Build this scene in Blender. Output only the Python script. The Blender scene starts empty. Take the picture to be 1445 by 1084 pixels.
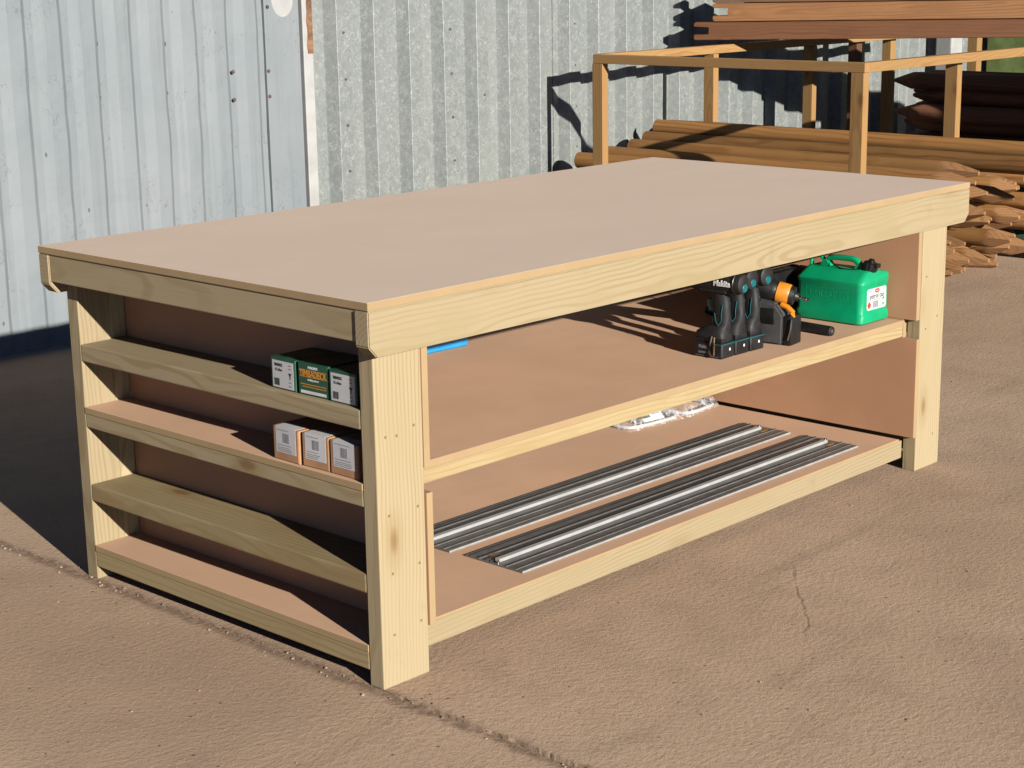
import bpy, bmesh, math, random
from mathutils import Vector, Matrix, noise
R = math.radians
rnd = random.Random(7)
C = bpy.context.scene.collection
WM = {}

# ------------------------------------------------------------------ materials
ALB = .62      # colours darkened so less light bounces into the shade; exposure raised to match
class NT:
    def __init__(s, name):
        s.m = bpy.data.materials.new(name); s.m.use_nodes = True
        s.t = s.m.node_tree; s.t.nodes.clear()
        s.out = s.n('ShaderNodeOutputMaterial'); s.b = s.n('ShaderNodeBsdfPrincipled')
        s.l(s.b.outputs[0], s.out.inputs[0])
    def n(s, t, **k):
        o = s.t.nodes.new(t)
        for a, v in k.items(): setattr(o, a, v)
        return o
    def l(s, a, b): s.t.links.new(a, b)
    def set(s, i, v):
        if hasattr(v, 'links'): s.l(v, i)
        elif isinstance(v, (tuple, list)) and len(v) == 3 and i.type == 'RGBA': i.default_value = (*(c * ALB for c in v), 1)
        else: i.default_value = v
    def coords(s, rand=True, sc=(1, 1, 1)):
        tc = s.n('ShaderNodeTexCoord'); v = tc.outputs['Object']
        if rand:
            oi = s.n('ShaderNodeObjectInfo')
            wn = s.n('ShaderNodeTexWhiteNoise', noise_dimensions='1D'); s.l(oi.outputs['Random'], wn.inputs['W'])
            s.rand = wn.outputs['Color']; s.rv = wn.outputs['Value']
            a = s.n('ShaderNodeVectorMath', operation='MULTIPLY_ADD')
            s.l(s.rand, a.inputs[0]); a.inputs[1].default_value = (9, 9, 9); s.l(v, a.inputs[2]); s.off = a.outputs[0]
        s.obj = v
        return s.off if rand else v
    def map(s, v, sc=(1, 1, 1), loc=(0, 0, 0), rot=(0, 0, 0)):
        m = s.n('ShaderNodeMapping'); s.l(v, m.inputs[0]); m.inputs['Scale'].default_value = sc
        m.inputs['Location'].default_value = loc; m.inputs['Rotation'].default_value = rot
        return m.outputs[0]
    def noise(s, v, scale, detail=4, rough=.55, dist=0, col=False):
        n = s.n('ShaderNodeTexNoise'); s.l(v, n.inputs['Vector']); n.inputs['Scale'].default_value = scale
        n.inputs['Detail'].default_value = detail; n.inputs['Roughness'].default_value = rough; n.inputs['Distortion'].default_value = dist
        return n.outputs['Color' if col else 'Fac']
    def vor(s, v, scale, feature='F1', out='Distance', rnd=1):
        n = s.n('ShaderNodeTexVoronoi', feature=feature); s.l(v, n.inputs['Vector']); n.inputs['Scale'].default_value = scale
        n.inputs['Randomness'].default_value = rnd
        return n.outputs[out]
    def ramp(s, f, a, b, lo=0., hi=1.):
        n = s.n('ShaderNodeMapRange', interpolation_type='SMOOTHSTEP'); s.l(f, n.inputs[0])
        n.inputs[1].default_value = a; n.inputs[2].default_value = b; n.inputs[3].default_value = lo; n.inputs[4].default_value = hi
        return n.outputs[0]
    def math(s, op, a, b=0, c=0):
        n = s.n('ShaderNodeMath', operation=op)
        for i, x in enumerate((a, b, c)): s.set(n.inputs[i], x)
        return n.outputs[0]
    def vadd(s, a, b):
        n = s.n('ShaderNodeVectorMath', operation='ADD'); s.set(n.inputs[0], a); s.set(n.inputs[1], b); return n.outputs[0]
    def mix(s, f, a, b, mode='MIX'):
        n = s.n('ShaderNodeMix', data_type='RGBA', blend_type=mode)
        s.set(n.inputs[0], f); s.set(n.inputs[6], a); s.set(n.inputs[7], b)
        return n.outputs[2]
    def bump(s, h, strength, dist=.01):
        n = s.n('ShaderNodeBump'); s.l(h, n.inputs['Height']); n.inputs['Strength'].default_value = strength
        n.inputs['Distance'].default_value = dist; s.l(n.outputs[0], s.b.inputs['Normal']); return n
    def fin(s, col=None, rough=.6, metal=0, spec=.5):
        if col is not None: s.set(s.b.inputs['Base Color'], col)
        s.set(s.b.inputs['Roughness'], rough); s.set(s.b.inputs['Metallic'], metal); s.b.inputs['Specular IOR Level'].default_value = spec
        return s.m

def wood(name, light, dark, knot, tint=None, ring=30, knots=1.0, contrast=1.0, rough=.65, spread=.12, bumps=.25):
    t = NT(name); v = t.coords()
    wob = t.noise(t.map(v, (1.3, 3, 3)), 1.6, 2, .5, 0, True)
    wv = t.n('ShaderNodeVectorMath', operation='MULTIPLY_ADD'); t.l(wob, wv.inputs[0]); wv.inputs[1].default_value = (0, .05, .05)
    # pith position varies per piece
    ov = t.n('ShaderNodeVectorMath', operation='MULTIPLY_ADD'); t.l(t.rand, ov.inputs[0]); ov.inputs[1].default_value = (5, .22, .16)
    t.l(t.obj, ov.inputs[2]); 
    t.l(t.vadd(ov.outputs[0], (0, -.11, -.02)), wv.inputs[2])
    # boards are sawn at a slight angle to the stem: that draws the long arches on their faces
    sp = t.n('ShaderNodeSeparateXYZ'); t.l(wv.outputs[0], sp.inputs[0]); so_ = t.n('ShaderNodeSeparateXYZ'); t.l(t.obj, so_.inputs[0]); rs_ = t.n('ShaderNodeSeparateXYZ'); t.l(t.rand, rs_.inputs[0])
    cb = t.n('ShaderNodeCombineXYZ'); t.l(sp.outputs[0], cb.inputs[0])
    t.l(t.math('ADD', sp.outputs[1], t.math('MULTIPLY', so_.outputs[0], t.math('MULTIPLY_ADD', rs_.outputs[2], .05, -.025))), cb.inputs[1])
    t.l(t.math('ADD', sp.outputs[2], t.math('MULTIPLY', so_.outputs[0], t.math('MULTIPLY_ADD', rs_.outputs[0], .10, -.05))), cb.inputs[2])
    w = t.n('ShaderNodeTexWave', wave_type='RINGS', rings_direction='X', wave_profile='SIN')
    t.l(t.map(cb.outputs[0], (.25, 1, 1)), w.inputs['Vector']); w.inputs['Scale'].default_value = ring
    w.inputs['Distortion'].default_value = 1.6; w.inputs['Detail'].default_value = 2; w.inputs['Detail Scale'].default_value = .8
    rings = t.ramp(w.outputs['Fac'], .5, 1.0)
    fine = t.noise(t.map(v, (2.5, 90, 90)), 1.5, 4, .6)
    f = t.math('MULTIPLY', rings, t.ramp(t.noise(t.map(v, (1, 6, 6)), 1.2, 2), .3, .7, .25, .9))
    f = t.math('ADD', f, t.math('MULTIPLY', t.math('SUBTRACT', fine, .5), .8))
    col = t.mix(t.math('MULTIPLY', f, contrast), light, dark)
    if tint:
        col = t.mix(t.ramp(t.noise(t.map(v, (1.4, 5, 5)), 2.2, 3), .45, .72, 0, .75), col, tint)
    d = t.vor(t.map(v, (2.6, 6.5, 6.5)), 1.0)
    k = t.ramp(d, .04, .12, 1, 0); kc = t.ramp(d, .0, .06, 1, .0)
    col = t.mix(t.math('MULTIPLY', t.ramp(d, .08, .26, .4, 0), knots), col, dark)
    col = t.mix(t.math('MULTIPLY', k, .75 * knots), col, knot)
    # value change from piece to piece, and handling dirt
    hs = t.n('ShaderNodeHueSaturation'); t.l(col, hs.inputs['Color']); t.l(t.math('MULTIPLY_ADD', t.rv, spread * 2, 1 - spread), hs.inputs['Value'])
    col = hs.outputs[0]
    dirt = t.ramp(t.noise(v, 7, 5, .65), .58, .8, 0, .22)
    col = t.mix(dirt, col, tuple(c * .45 for c in dark))
    h = t.math('ADD', fine, t.math('MULTIPLY', rings, .35))
    t.bump(h, bumps, .002)
    return t.fin(col, rough, 0, .14)

def mdf(name, base, var=.12):
    t = NT(name); v = t.coords()
    a = t.noise(v, 2.3, 4, .6); b = t.noise(v, 420, 2, .6); c = t.noise(t.map(v, (1, 7, 3)), 1.7, 4, .6, .4)
    col = t.mix(t.ramp(a, .3, .72), tuple(x * (1 - var) for x in base), tuple(min(1, x * (1 + var)) for x in base))
    col = t.mix(t.ramp(c, .52, .75, 0, .35), col, (base[0] * .93, base[1] * .93, base[2] * .93))
    col = t.mix(t.ramp(b, .35, .7, 0, .2), col, tuple(x * .75 for x in base))
    sp = t.vor(v, 24); col = t.mix(t.ramp(sp, .03, .05, .35, 0), col, tuple(x * .5 for x in base))
    sc = t.noise(t.map(v, (1.5, 26, 26), rot=(0, 0, .5)), 1.3, 3, .7)
    col = t.mix(t.ramp(sc, .66, .74, 0, .22), col, tuple(min(1, x * 1.25) for x in base))
    t.bump(b, .12, .001)
    return t.fin(col, .66, 0, .18)

def plain(name, col, rough=.5, metal=0, spec=.5, var=.12, scale=30, bump=0):
    t = NT(name); v = t.coords()
    n = t.noise(v, scale, 4, .6)
    c = t.mix(t.ramp(n, .3, .7), tuple(x * (1 - var) for x in col), tuple(min(1, x * (1 + var)) for x in col))
    if bump: t.bump(t.noise(v, scale * 4, 3), bump, .002)
    r = t.ramp(t.noise(v, scale * .5, 3), .3, .7, max(0, rough - .08), min(1, rough + .1))
    return t.fin(c, r, metal, spec)

def concrete():
    t = NT('worn_concrete'); v = t.coords(False)
    big = t.noise(v, .55, 5, .6); mid = t.noise(v, 5, 5, .65); fine = t.noise(v, 70, 5, .7); grit = t.noise(v, 260, 3, .7)
    col = t.mix(t.ramp(big, .3, .7), (.375, .257, .172), (.48, .345, .242))
    col = t.mix(t.ramp(t.noise(t.map(v, (1, 1, 1), (7, 2, 0)), .9, 3, .55, .6), .48, .7, 0, .4), col, (.27, .19, .14))
    col = t.mix(t.ramp(mid, .42, .75, 0, .4), col, (.29, .2, .145))
    col = t.mix(t.ramp(fine, .5, .8, 0, .5), col, (.2, .135, .095))
    col = t.mix(t.ramp(grit, .54, .72, 0, .5), col, (.5, .4, .31))
    col = t.mix(t.ramp(t.noise(v, 150, 4, .75), .56, .74, 0, .6), col, (.16, .105, .075))
    # stones showing in the surface
    st = t.vor(v, 95); stc = t.vor(v, 95, 'F1', 'Color')
    gate = t.ramp(stc, .72, .78); 
    col = t.mix(t.math('MULTIPLY', t.ramp(st, .2, .32, .6, 0), gate), col, (.46, .38, .31))
    dk = t.vor(t.vadd(v, (3.3, 1.7, 0)), 26); dkc = t.vor(t.vadd(v, (3.3, 1.7, 0)), 26, 'F1', 'Color')
    col = t.mix(t.math('MULTIPLY', t.ramp(dk, .07, .13, .75, 0), t.ramp(dkc, .6, .66)), col, (.085, .06, .045))
    # damp / tyre stains
    tyre = t.noise(t.map(v, (.7, 5, 1), rot=(0, 0, .55)), 1.2, 4, .6, .5)
    col = t.mix(t.ramp(tyre, .55, .75, 0, .3), col, (.2, .145, .105))
    # hairline cracks


    wn = t.noise(v, 6, 4, .6, 0, True); sc = t.n('ShaderNodeVectorMath', operation='MULTIPLY_ADD')
    t.l(wn, sc.inputs[0]); sc.inputs[1].default_value = (.06, .06, 0); t.l(v, sc.inputs[2])
    cx = t.n('ShaderNodeSeparateXYZ'); t.l(sc.outputs[0], cx.inputs[0])
    across = t.math('ABSOLUTE', t.math('ADD', t.math('MULTIPLY', t.math('SUBTRACT', cx.outputs[0], 1.13), -.628), t.math('MULTIPLY', t.math('ADD', cx.outputs[1], .29), .778)))
    along = t.math('ABSOLUTE', t.math('ADD', t.math('MULTIPLY', t.math('SUBTRACT', cx.outputs[0], 1.13), .778), t.math('MULTIPLY', t.math('ADD', cx.outputs[1], .29), .628)))
    crack = t.math('MULTIPLY', t.math('MULTIPLY', t.ramp(across, .001, .0055, 1, 0), t.ramp(along, .16, .3, 1, 0)), t.ramp(mid, .36, .5))
    col = t.mix(t.math('MULTIPLY', crack, .45), col, (.1, .07, .05))
    sx = t.n('ShaderNodeSeparateXYZ'); t.l(v, sx.inputs[0])
    band = t.math('ABSOLUTE', t.math('ADD', t.math('SUBTRACT', sx.outputs[0], .034), t.math('MULTIPLY', t.math('SUBTRACT', t.noise(v, 9, 4), .5), .05)))
    col = t.mix(t.math('MULTIPLY', t.ramp(band, .004, .034, .7, 0), t.ramp(t.noise(v, 35, 4), .3, .6, .4, 1)), col, (.13, .085, .06))
    h = t.math('ADD', t.math('MULTIPLY', fine, .95), t.math('MULTIPLY', grit, .28))
    h = t.math('ADD', h, t.math('MULTIPLY', t.noise(v, 34, 4, .7), .42))
    h = t.math('SUBTRACT', h, t.math('MULTIPLY', crack, .2))
    t.bump(h, .46, .006)
    return t.fin(col, .92, 0, .1)

def galvanised():
    t = NT('galvanised_steel'); v = t.coords(False)
    wv = t.n('ShaderNodeVectorMath', operation='MULTIPLY_ADD'); t.l(t.noise(v, 14, 3, .6, 0, True), wv.inputs[0])
    wv.inputs[1].default_value = (.05, .05, .05); t.l(v, wv.inputs[2])
    c1 = t.vor(wv.outputs[0], 60, 'F1', 'Color')
    worm = t.noise(t.map(v, (1, 1, .75)), 34, 1.5, .5, 2.0)
    wl = t.ramp(t.math('ABSOLUTE', t.math('SUBTRACT', worm, .5)), .0, .05, 1, 0)
    wl = t.math('MULTIPLY', wl, t.ramp(t.noise(v, 24, 3), .40, .56))
    big = t.noise(t.map(v, (3, 3, .6)), 1.5, 5, .6)
    col = t.mix(t.ramp(c1, .2, .8), (.155, .172, .167), (.185, .202, .196))
    col = t.mix(t.ramp(big, .35, .7, 0, .5), col, (.215, .228, .218))
    col = t.mix(t.math('MULTIPLY', wl, .5), col, (.37, .39, .375))
    rust = t.ramp(t.noise(t.map(v, (6, 6, .5)), 2.2, 5, .7), .66, .8, 0, .3)
    col = t.mix(rust, col, (.2, .17, .12))
    t.bump(t.math('ADD', t.math('MULTIPLY', worm, .5), t.noise(v, 9, 3)), .12, .006)
    return t.fin(col, .5, .25, .5)

def doorpaint():
    t = NT('weathered_blue_grey_paint'); v = t.coords(False)
    big = t.noise(t.map(v, (1.2, 1, .8)), 1.3, 5, .6); st = t.noise(t.map(v, (30, 30, 1.2)), 1.3, 5, .65)
    col = t.mix(t.ramp(big, .35, .65), (.15, .173, .187), (.175, .192, .204))
    col = t.mix(t.ramp(st, .5, .78, 0, .5), col, (.118, .131, .135))
    col = t.mix(t.ramp(t.noise(t.map(v, (14, 14, 1.0)), 2.2, 5, .7), .6, .72, 0, .55), col, (.2, .203, .203))
    # roller-paint patches with square ends
    br = t.n('ShaderNodeTexBrick'); t.l(t.map(v, (1, 1, 1), rot=(R(90), 0, 0)), br.inputs['Vector']); br.inputs['Scale'].default_value = 2.6
    br.inputs['Mortar Size'].default_value = .0; br.inputs['Color1'].default_value = (0, 0, 0, 1); br.inputs['Color2'].default_value = (1, 1, 1, 1)
    col = t.mix(t.math('MULTIPLY', br.outputs['Color'], .18), col, (.135, .152, .16))
    # chips and scratches
    sv = t.vadd(v, (1.3, 0, .7)); d = t.vor(t.map(sv, (1, 1, .55)), 11); dc = t.vor(t.map(sv, (1, 1, .55)), 11, 'F1', 'Color')
    col = t.mix(t.math('MULTIPLY', t.ramp(d, .04, .075, .85, 0), t.ramp(dc, .3, .36)), col, (.06, .06, .055))
    scn = t.noise(t.map(v, (7, 7, 3.2), rot=(0, R(32), 0)), 1.7, 4, .6)
    ln = t.ramp(t.math('ABSOLUTE', t.math('SUBTRACT', scn, .5)), .0, .006, 1, 0)
    col = t.mix(t.math('MULTIPLY', t.math('MULTIPLY', ln, t.ramp(t.noise(v, 3.5, 3), .5, .58)), .75), col, (.085, .085, .08))
    rust = t.ramp(t.noise(t.map(v, (9, 9, .8)), 3, 5, .7), .68, .8, 0, .4)
    col = t.mix(rust, col, (.2, .17, .145))
    t.bump(t.noise(v, 12, 4), .1, .006)
    return t.fin(col, .62, 0, .16)

M = {}
M['pine'] = wood('treated_pine', (.293, .235, .143), (.208, .142, .068), (.15, .08, .028), (.27, .217, .12), 30, 1, .62)
M['pine2'] = wood('knotty_pine', (.285, .222, .12), (.215, .14, .06), (.155, .073, .025), (.25, .172, .08), 26, 1, .75)
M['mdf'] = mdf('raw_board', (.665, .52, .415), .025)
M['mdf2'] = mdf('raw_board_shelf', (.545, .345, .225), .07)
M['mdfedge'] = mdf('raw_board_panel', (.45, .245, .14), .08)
M['mdfcut'] = plain('cut_board_edge', (.29, .205, .112), .8, 0, .1, .04, 8)
M['batten'] = wood('orange_batten', (.27, .155, .062), (.2, .1, .034), (.1, .045, .015), (.24, .15, .06), 40, .9, .9)
M['log'] = wood('brown_stake', (.27, .132, .044), (.15, .062, .018), (.07, .028, .009), (.21, .118, .04), 13, 1, .85, .7, .34)
M['tipwood'] = wood('sawn_stake_point', (.25, .13, .058), (.17, .08, .032), (.1, .042, .016), None, 26, .4, .9, .75, .22)
M['darklog'] = wood('dark_brown_stake', (.14, .062, .034), (.085, .036, .02), (.04, .018, .01), None, 20, .6, 1, .7, .25)
M['beam'] = wood('light_brown_beam', (.21, .1, .04), (.14, .06, .022), (.25, .135, .06), (.165, .075, .03), 22, .7, .9, .6, .15)
M['redbeam'] = wood('red_brown_beam', (.105, .044, .018), (.07, .027, .011), (.18, .085, .04), (.085, .034, .014), 22, .7, .9, .6, .12)
M['darkbeam'] = wood('walnut_brown_beam', (.095, .05, .028), (.065, .032, .018), (.14, .08, .045), None, 22, .7, .9, .6, .15)
M['greenlog'] = plain('mossy_green_timber', (.045, .085, .05), .75, 0, .3, .4, 9, .4)
M['greenboard'] = plain('green_stained_board', (.12, .17, .055), .75, 0, .3, .3, 6, .3)
M['concrete'] = concrete()
M['dirt'] = plain('joint_dirt', (.12, .085, .06), .95, 0, .1, .35, 60, .6)
M['pebble'] = plain('pale_pebble', (.24, .175, .13), .8, 0, .3, .45, 14)
M['galv'] = galvanised(); M['door'] = doorpaint()
M['white'] = plain('white_paint', (.28, .28, .275), .55, 0, .4, .08, 9, .2)
M['rust'] = plain('bare_rusty_wood', (.15, .08, .045), .85, 0, .2, .45, 26, .5)
M['screw'] = plain('yellow_passivated_screw', (.13, .1, .055), .5, .3)
M['bolt'] = plain('weathered_bolt', (.05, .045, .04), .5, .6)
M['boltrust'] = plain('rusty_bolt_washer', (.1, .06, .045), .7, .3)
M['black'] = plain('black_plastic', (.007, .007, .0075), .45, 0, .35, .2)
M['rubber'] = plain('charcoal_rubber', (.009, .009, .0095), .6, 0, .25, .2, 60, .1)
M['teal'] = plain('teal_plastic', (.0, .09, .105), .4)
M['grey'] = plain('grey_plastic', (.045, .045, .045), .45, 0, .5, .15)
M['orange'] = plain('orange_plastic', (.5, .175, .008), .4)
M['sticker'] = plain('amber_sticker', (.2, .085, .02), .6)
M['chrome'] = plain('chrome', (.55, .55, .55), .2, 1)
M['copper'] = plain('brass_hook', (.3, .2, .14), .35, .8)
M['can'] = plain('green_polythene', (.0, .25, .105), .42, 0, .3, .1, 12, .04)
M['paper'] = plain('white_label', (.43, .43, .44), .55, 0, .4, .04)
M['ink'] = plain('black_print', (.015, .015, .017), .6)
M['greyink'] = plain('grey_print', (.14, .14, .15), .6)
M['goldink'] = plain('gold_print', (.42, .17, .015), .5)
M['whiteink'] = plain('white_print', (.5, .5, .5), .5)
M['red'] = plain('red_print', (.42, .03, .02), .5)
M['greenink'] = plain('green_print', (.01, .2, .08), .5)
M['cardgreen'] = plain('dark_green_carton', (.005, .055, .028), .45, 0, .5, .15, 20)
M['carton'] = plain('brown_carton', (.32, .17, .085), .75, 0, .3, .1, 20)
M['blue'] = plain('blue_plastic', (.012, .20, .42), .35, 0, .5, .1, 15)
M['alu'] = plain('anodised_grey', (.15, .143, .135), .4, .35, .5, .15, 40)
M['strip'] = plain('black_grip_strip', (.008, .008, .008), .6)
M['guard'] = plain('pale_guard_strip', (.24, .24, .24), .5)
M['ridge'] = plain('bright_ridge', (.33, .335, .33), .4, .15, .5, .06)
M['sleeve'] = plain('white_cable', (.36, .36, .355), .4, 0, .5, .04)
def bagmat():
    t = NT('clear_polythene'); v = t.coords(False)
    t.b.inputs['Roughness'].default_value = .22; t.b.inputs['Base Color'].default_value = (.8, .82, .84, 1)
    t.bump(t.noise(v, 45, 4, .6, 1.0), .9, .01)
    tr = t.n('ShaderNodeBsdfTransparent'); mx = t.n('ShaderNodeMixShader')
    t.l(t.ramp(t.noise(v, 38, 4, .6, 1.5), .45, .7, .04, .26), mx.inputs[0]); t.l(tr.outputs[0], mx.inputs[1]); t.l(t.b.outputs[0], mx.inputs[2]); t.l(mx.outputs[0], t.out.inputs[0])
    return t.m
M['bag'] = bagmat()

# ------------------------------------------------------------------ helpers
def place(o, parent=None, mw=None):
    mw = mw or Matrix.Identity(4); WM[o.name] = mw
    if parent is not None:
        o.parent = parent; o.matrix_basis = WM[parent.name].inverted() @ mw
    else: o.matrix_basis = mw
    C.objects.link(o); return o
def thing(name, label, cat, loc=(0, 0, 0), rz=0, group=None):
    o = bpy.data.objects.new(name, None); o.empty_display_size = .1
    place(o, None, Matrix.Translation(loc) @ Matrix.Rotation(rz, 4, 'Z'))
    return tag(o, label, cat, group)
def tag(o, label, cat=None, group=None, kind=None):
    if label: o['label'] = label
    if cat: o['category'] = cat
    if group: o['group'] = group
    if kind: o['kind'] = kind
    return o
def obj(name, bm, mats, parent=None, mw=None, smooth=None):
    me = bpy.data.meshes.new(name); bmesh.ops.recalc_face_normals(bm, faces=bm.faces) if smooth != 'keep' else None
    bm.to_mesh(me); bm.free()
    for m in (mats if isinstance(mats, (list, tuple)) else [mats]): me.materials.append(m)
    if smooth is True:
        for p in me.polygons: p.use_smooth = True
        me.set_sharp_from_angle(angle=R(38))
    return place(bpy.data.objects.new(name, me), parent, mw)
def local(parent, loc=(0, 0, 0), rot=None):
    m = WM[parent.name] @ Matrix.Translation(loc)
    return m @ rot if rot is not None else m
def add_box(bm, lo, hi, bev=0, seg=1, mi=0, mat=None):
    lo, hi = Vector(lo), Vector(hi)
    r = bmesh.ops.create_cube(bm, size=1, matrix=(mat or Matrix.Identity(4)) @ Matrix.Translation((lo + hi) / 2) @ Matrix.Diagonal((*(hi - lo), 1)))
    fs = set(f for v in r['verts'] for f in v.link_faces)
    for f in fs: f.material_index = mi
    if bev:
        es = list(set(e for v in r['verts'] for e in v.link_edges))
        q = bmesh.ops.bevel(bm, geom=es, offset=bev, segments=seg, profile=.6, affect='EDGES', clamp_overlap=True)
        for f in q['faces']: f.material_index = mi
def add_prism(bm, pts, y0, y1, mi=0, axis='y'):
    f3 = {'y': lambda a, b, y: (a, y, b), 'x': lambda a, b, y: (y, a, b), 'z': lambda a, b, y: (a, b, y)}[axis]
    A = [bm.verts.new(f3(a, b, y0)) for a, b in pts]; B = [bm.verts.new(f3(a, b, y1)) for a, b in pts]
    n = len(pts); fs = [bm.faces.new(A), bm.faces.new(B[::-1])]
    for i in range(n): fs.append(bm.faces.new((A[i], B[i], B[(i + 1) % n], A[(i + 1) % n])))
    for f in fs: f.material_index = mi
    return fs
def add_loft(bm, rings, mi=0, caps=True):
    V = [[bm.verts.new(p) for p in r] for r in rings]; n = len(V[0]); fs = []
    for a, b in zip(V, V[1:]):
        for i in range(n): fs.append(bm.faces.new((a[i], a[(i + 1) % n], b[(i + 1) % n], b[i])))
    if caps: fs.append(bm.faces.new(V[0][::-1])); fs.append(bm.faces.new(V[-1]))
    for f in fs: f.material_index = mi
    return V
def ring(c, u, v, a, b, n=16, p=1.0):
    c, u, v = Vector(c), Vector(u), Vector(v); out = []
    for i in range(n):
        t = 2 * math.pi * i / n; cs, sn = math.cos(t), math.sin(t)
        out.append(c + u * (a * math.copysign(abs(cs) ** p, cs)) + v * (b * math.copysign(abs(sn) ** p, sn)))
    return out
def add_tube(bm, p0, p1, r0, r1=None, n=16, mi=0):
    p0, p1 = Vector(p0), Vector(p1); d = (p1 - p0).normalized()
    u = d.orthogonal().normalized(); v = d.cross(u)
    return add_loft(bm, [ring(p0, u, v, r0, r0, n), ring(p1, u, v, r1 or r0, r1 or r0, n)], mi)
def add_lathe(bm, prof, axis_o, axis_d, n=20, mi=0):
    o, d = Vector(axis_o), Vector(axis_d).normalized(); u = d.orthogonal().normalized(); v = d.cross(u)
    return add_loft(bm, [ring(o + d * t, u, v, r, r, n) for t, r in prof], mi)
def add_path(bm, pts, r, n=8, mi=0):
    P = [Vector(p) for p in pts]; rs = []
    for i, p in enumerate(P):
        d = (P[min(i + 1, len(P) - 1)] - P[max(i - 1, 0)]).normalized()
        u = d.cross(Vector((0, 0, 1))); u = u.normalized() if u.length > 1e-4 else Vector((1, 0, 0)); v = d.cross(u)
        rs.append(ring(p, u, v, r, r, n))
    add_loft(bm, rs, mi)
ROT = {'x': Matrix.Identity(4), 'y': Matrix.Rotation(R(90), 4, 'Z'), 'z': Matrix.Rotation(R(-90), 4, 'Y')}
def board(name, lo, hi, mat, parent=None, axis='x', bev=.0025, base=None):
    """timber with its grain along its long axis (local X)"""
    lo, hi = Vector(lo), Vector(hi); c = (lo + hi) / 2; d = hi - lo
    d = {'x': (d.x, d.y, d.z), 'y': (d.y, d.x, d.z), 'z': (d.z, d.y, d.x)}[axis]
    bm = bmesh.new(); add_box(bm, [-q / 2 for q in d], [q / 2 for q in d], bev, 2)
    if mat in (M['mdf'], M['mdf2'], M['mdfedge']):
        thin = min(range(3), key=lambda i: d[i]); bm.normal_update()
        for f in bm.faces:
            if abs(f.normal[thin]) < .6: f.material_index = 1
        mat = [mat, M['mdfcut']]
    return obj(name, bm, mat, parent, (base or Matrix.Identity(4)) @ Matrix.Translation(c) @ ROT[axis])
FACE = {'-x': Matrix(((0, 0, -1, 0), (-1, 0, 0, 0), (0, 1, 0, 0), (0, 0, 0, 1))),
        '-y': Matrix(((1, 0, 0, 0), (0, 0, -1, 0), (0, 1, 0, 0), (0, 0, 0, 1)))}
def text_bm(bm, s, size, x, y, depth=.0006, mi=0, z=0, sx=1.0, bold=0):
    cu = bpy.data.curves.new('t', 'FONT'); cu.body = s; cu.size = size; cu.align_x = 'CENTER'; cu.align_y = 'CENTER'
    cu.extrude = depth / 2; cu.offset = bold; cu.resolution_u = 2
    o = bpy.data.objects.new('t', cu); C.objects.link(o); bpy.context.view_layer.update()
    me = bpy.data.meshes.new_from_object(o.evaluated_get(bpy.context.evaluated_depsgraph_get()))
    me.transform(Matrix.Translation((x, y, z)) @ Matrix.Diagonal((sx, 1, 1, 1)))
    n0 = len(bm.faces); bm.from_mesh(me); bm.faces.ensure_lookup_table()
    for f in bm.faces[n0:]: f.material_index = mi
    bpy.data.objects.remove(o); bpy.data.curves.remove(cu); bpy.data.meshes.remove(me)
def flat(bm, x0, y0, x1, y1, z=0, t=.0005, mi=0): add_box(bm, (x0, y0, z), (x1, y1, z + t), 0, 1, mi)
def barcode(bm, x0, y0, x1, y1, z, mi, seed):
    r = random.Random(seed); x = x0
    while x < x1 - .0004:
        w = r.choice((.0006, .0009, .0014)); flat(bm, x, y0, min(x + w, x1), y1, z, .0003, mi); x += w + r.choice((.0006, .001, .0013))
def copy_tree(o, parent=None):
    c = o.copy(); C.objects.link(c)
    if parent: c.parent = parent
    for ch in list(o.children): copy_tree(ch, c)
    return c

# ------------------------------------------------------------------ ground
def edge(y, side):
    b = .043 + .008 * noise.noise((y * 1.3, 4, 0)) + .006 * noise.noise((y * 7, 1, 0))
    j = .0035 * noise.noise((y * 30, side * 9, 2)) + .001 * noise.noise((y * 90, side * 5, 3))
    return b + side * (.0022 + .0065 * max(0, min(1, .15 - y * 3)) * (1 + .6 * noise.noise((y * 5, side * 3, 5)))) + j
def slab(name, side):
    bm = bmesh.new(); ys = [-60] + [-3 + i * .006 for i in range(1201)] + [60]; far = 80 * side
    A, B, D = [], [], []
    for y in ys:
        e = edge(y, side) if -3 <= y <= 4.2 else .043 + side * .006
        A.append(bm.verts.new((e, y, 0))); B.append(bm.verts.new((far, y, 0))); D.append(bm.verts.new((e - side * .003, y, -.03)))
    for i in range(len(ys) - 1):
        q = (A[i], B[i], B[i + 1], A[i + 1]); bm.faces.new(q if side > 0 else q[::-1])
        q = (D[i], A[i], A[i + 1], D[i + 1]); bm.faces.new(q if side > 0 else q[::-1])
    return tag(obj(name, bm, M['concrete'], smooth='keep'), None, None, None, 'structure')
slab('concrete_yard', 1); slab('concrete_apron', -1)
bm = bmesh.new(); add_box(bm, (-90, -70, -.2), (90, 70, -.016))
tag(obj('ground', bm, M['dirt']), None, None, None, 'structure')
bm = bmesh.new(); r = random.Random(3)
for i in range(250):
    if i < 110: y = r.uniform(-1.2, 2.6); x = edge(y, 0) + r.gauss(-.012, .018); s = r.uniform(.0012, .0042)
    else: x = r.uniform(-.9, 4.2); y = r.uniform(-1.3, 1.8); s = r.uniform(.0012, .0038)
    if i >= 110 and 0 < x < 2.45 and 0 < y < 1.2: continue
    bmesh.ops.create_icosphere(bm, subdivisions=1, radius=s, matrix=Matrix.Translation((x, y, s * .3)) @ Matrix.Rotation(r.uniform(0, 6), 4, 'Z') @ Matrix.Diagonal((r.uniform(.8, 1.6), 1, r.uniform(.5, .8), 1)))
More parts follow.
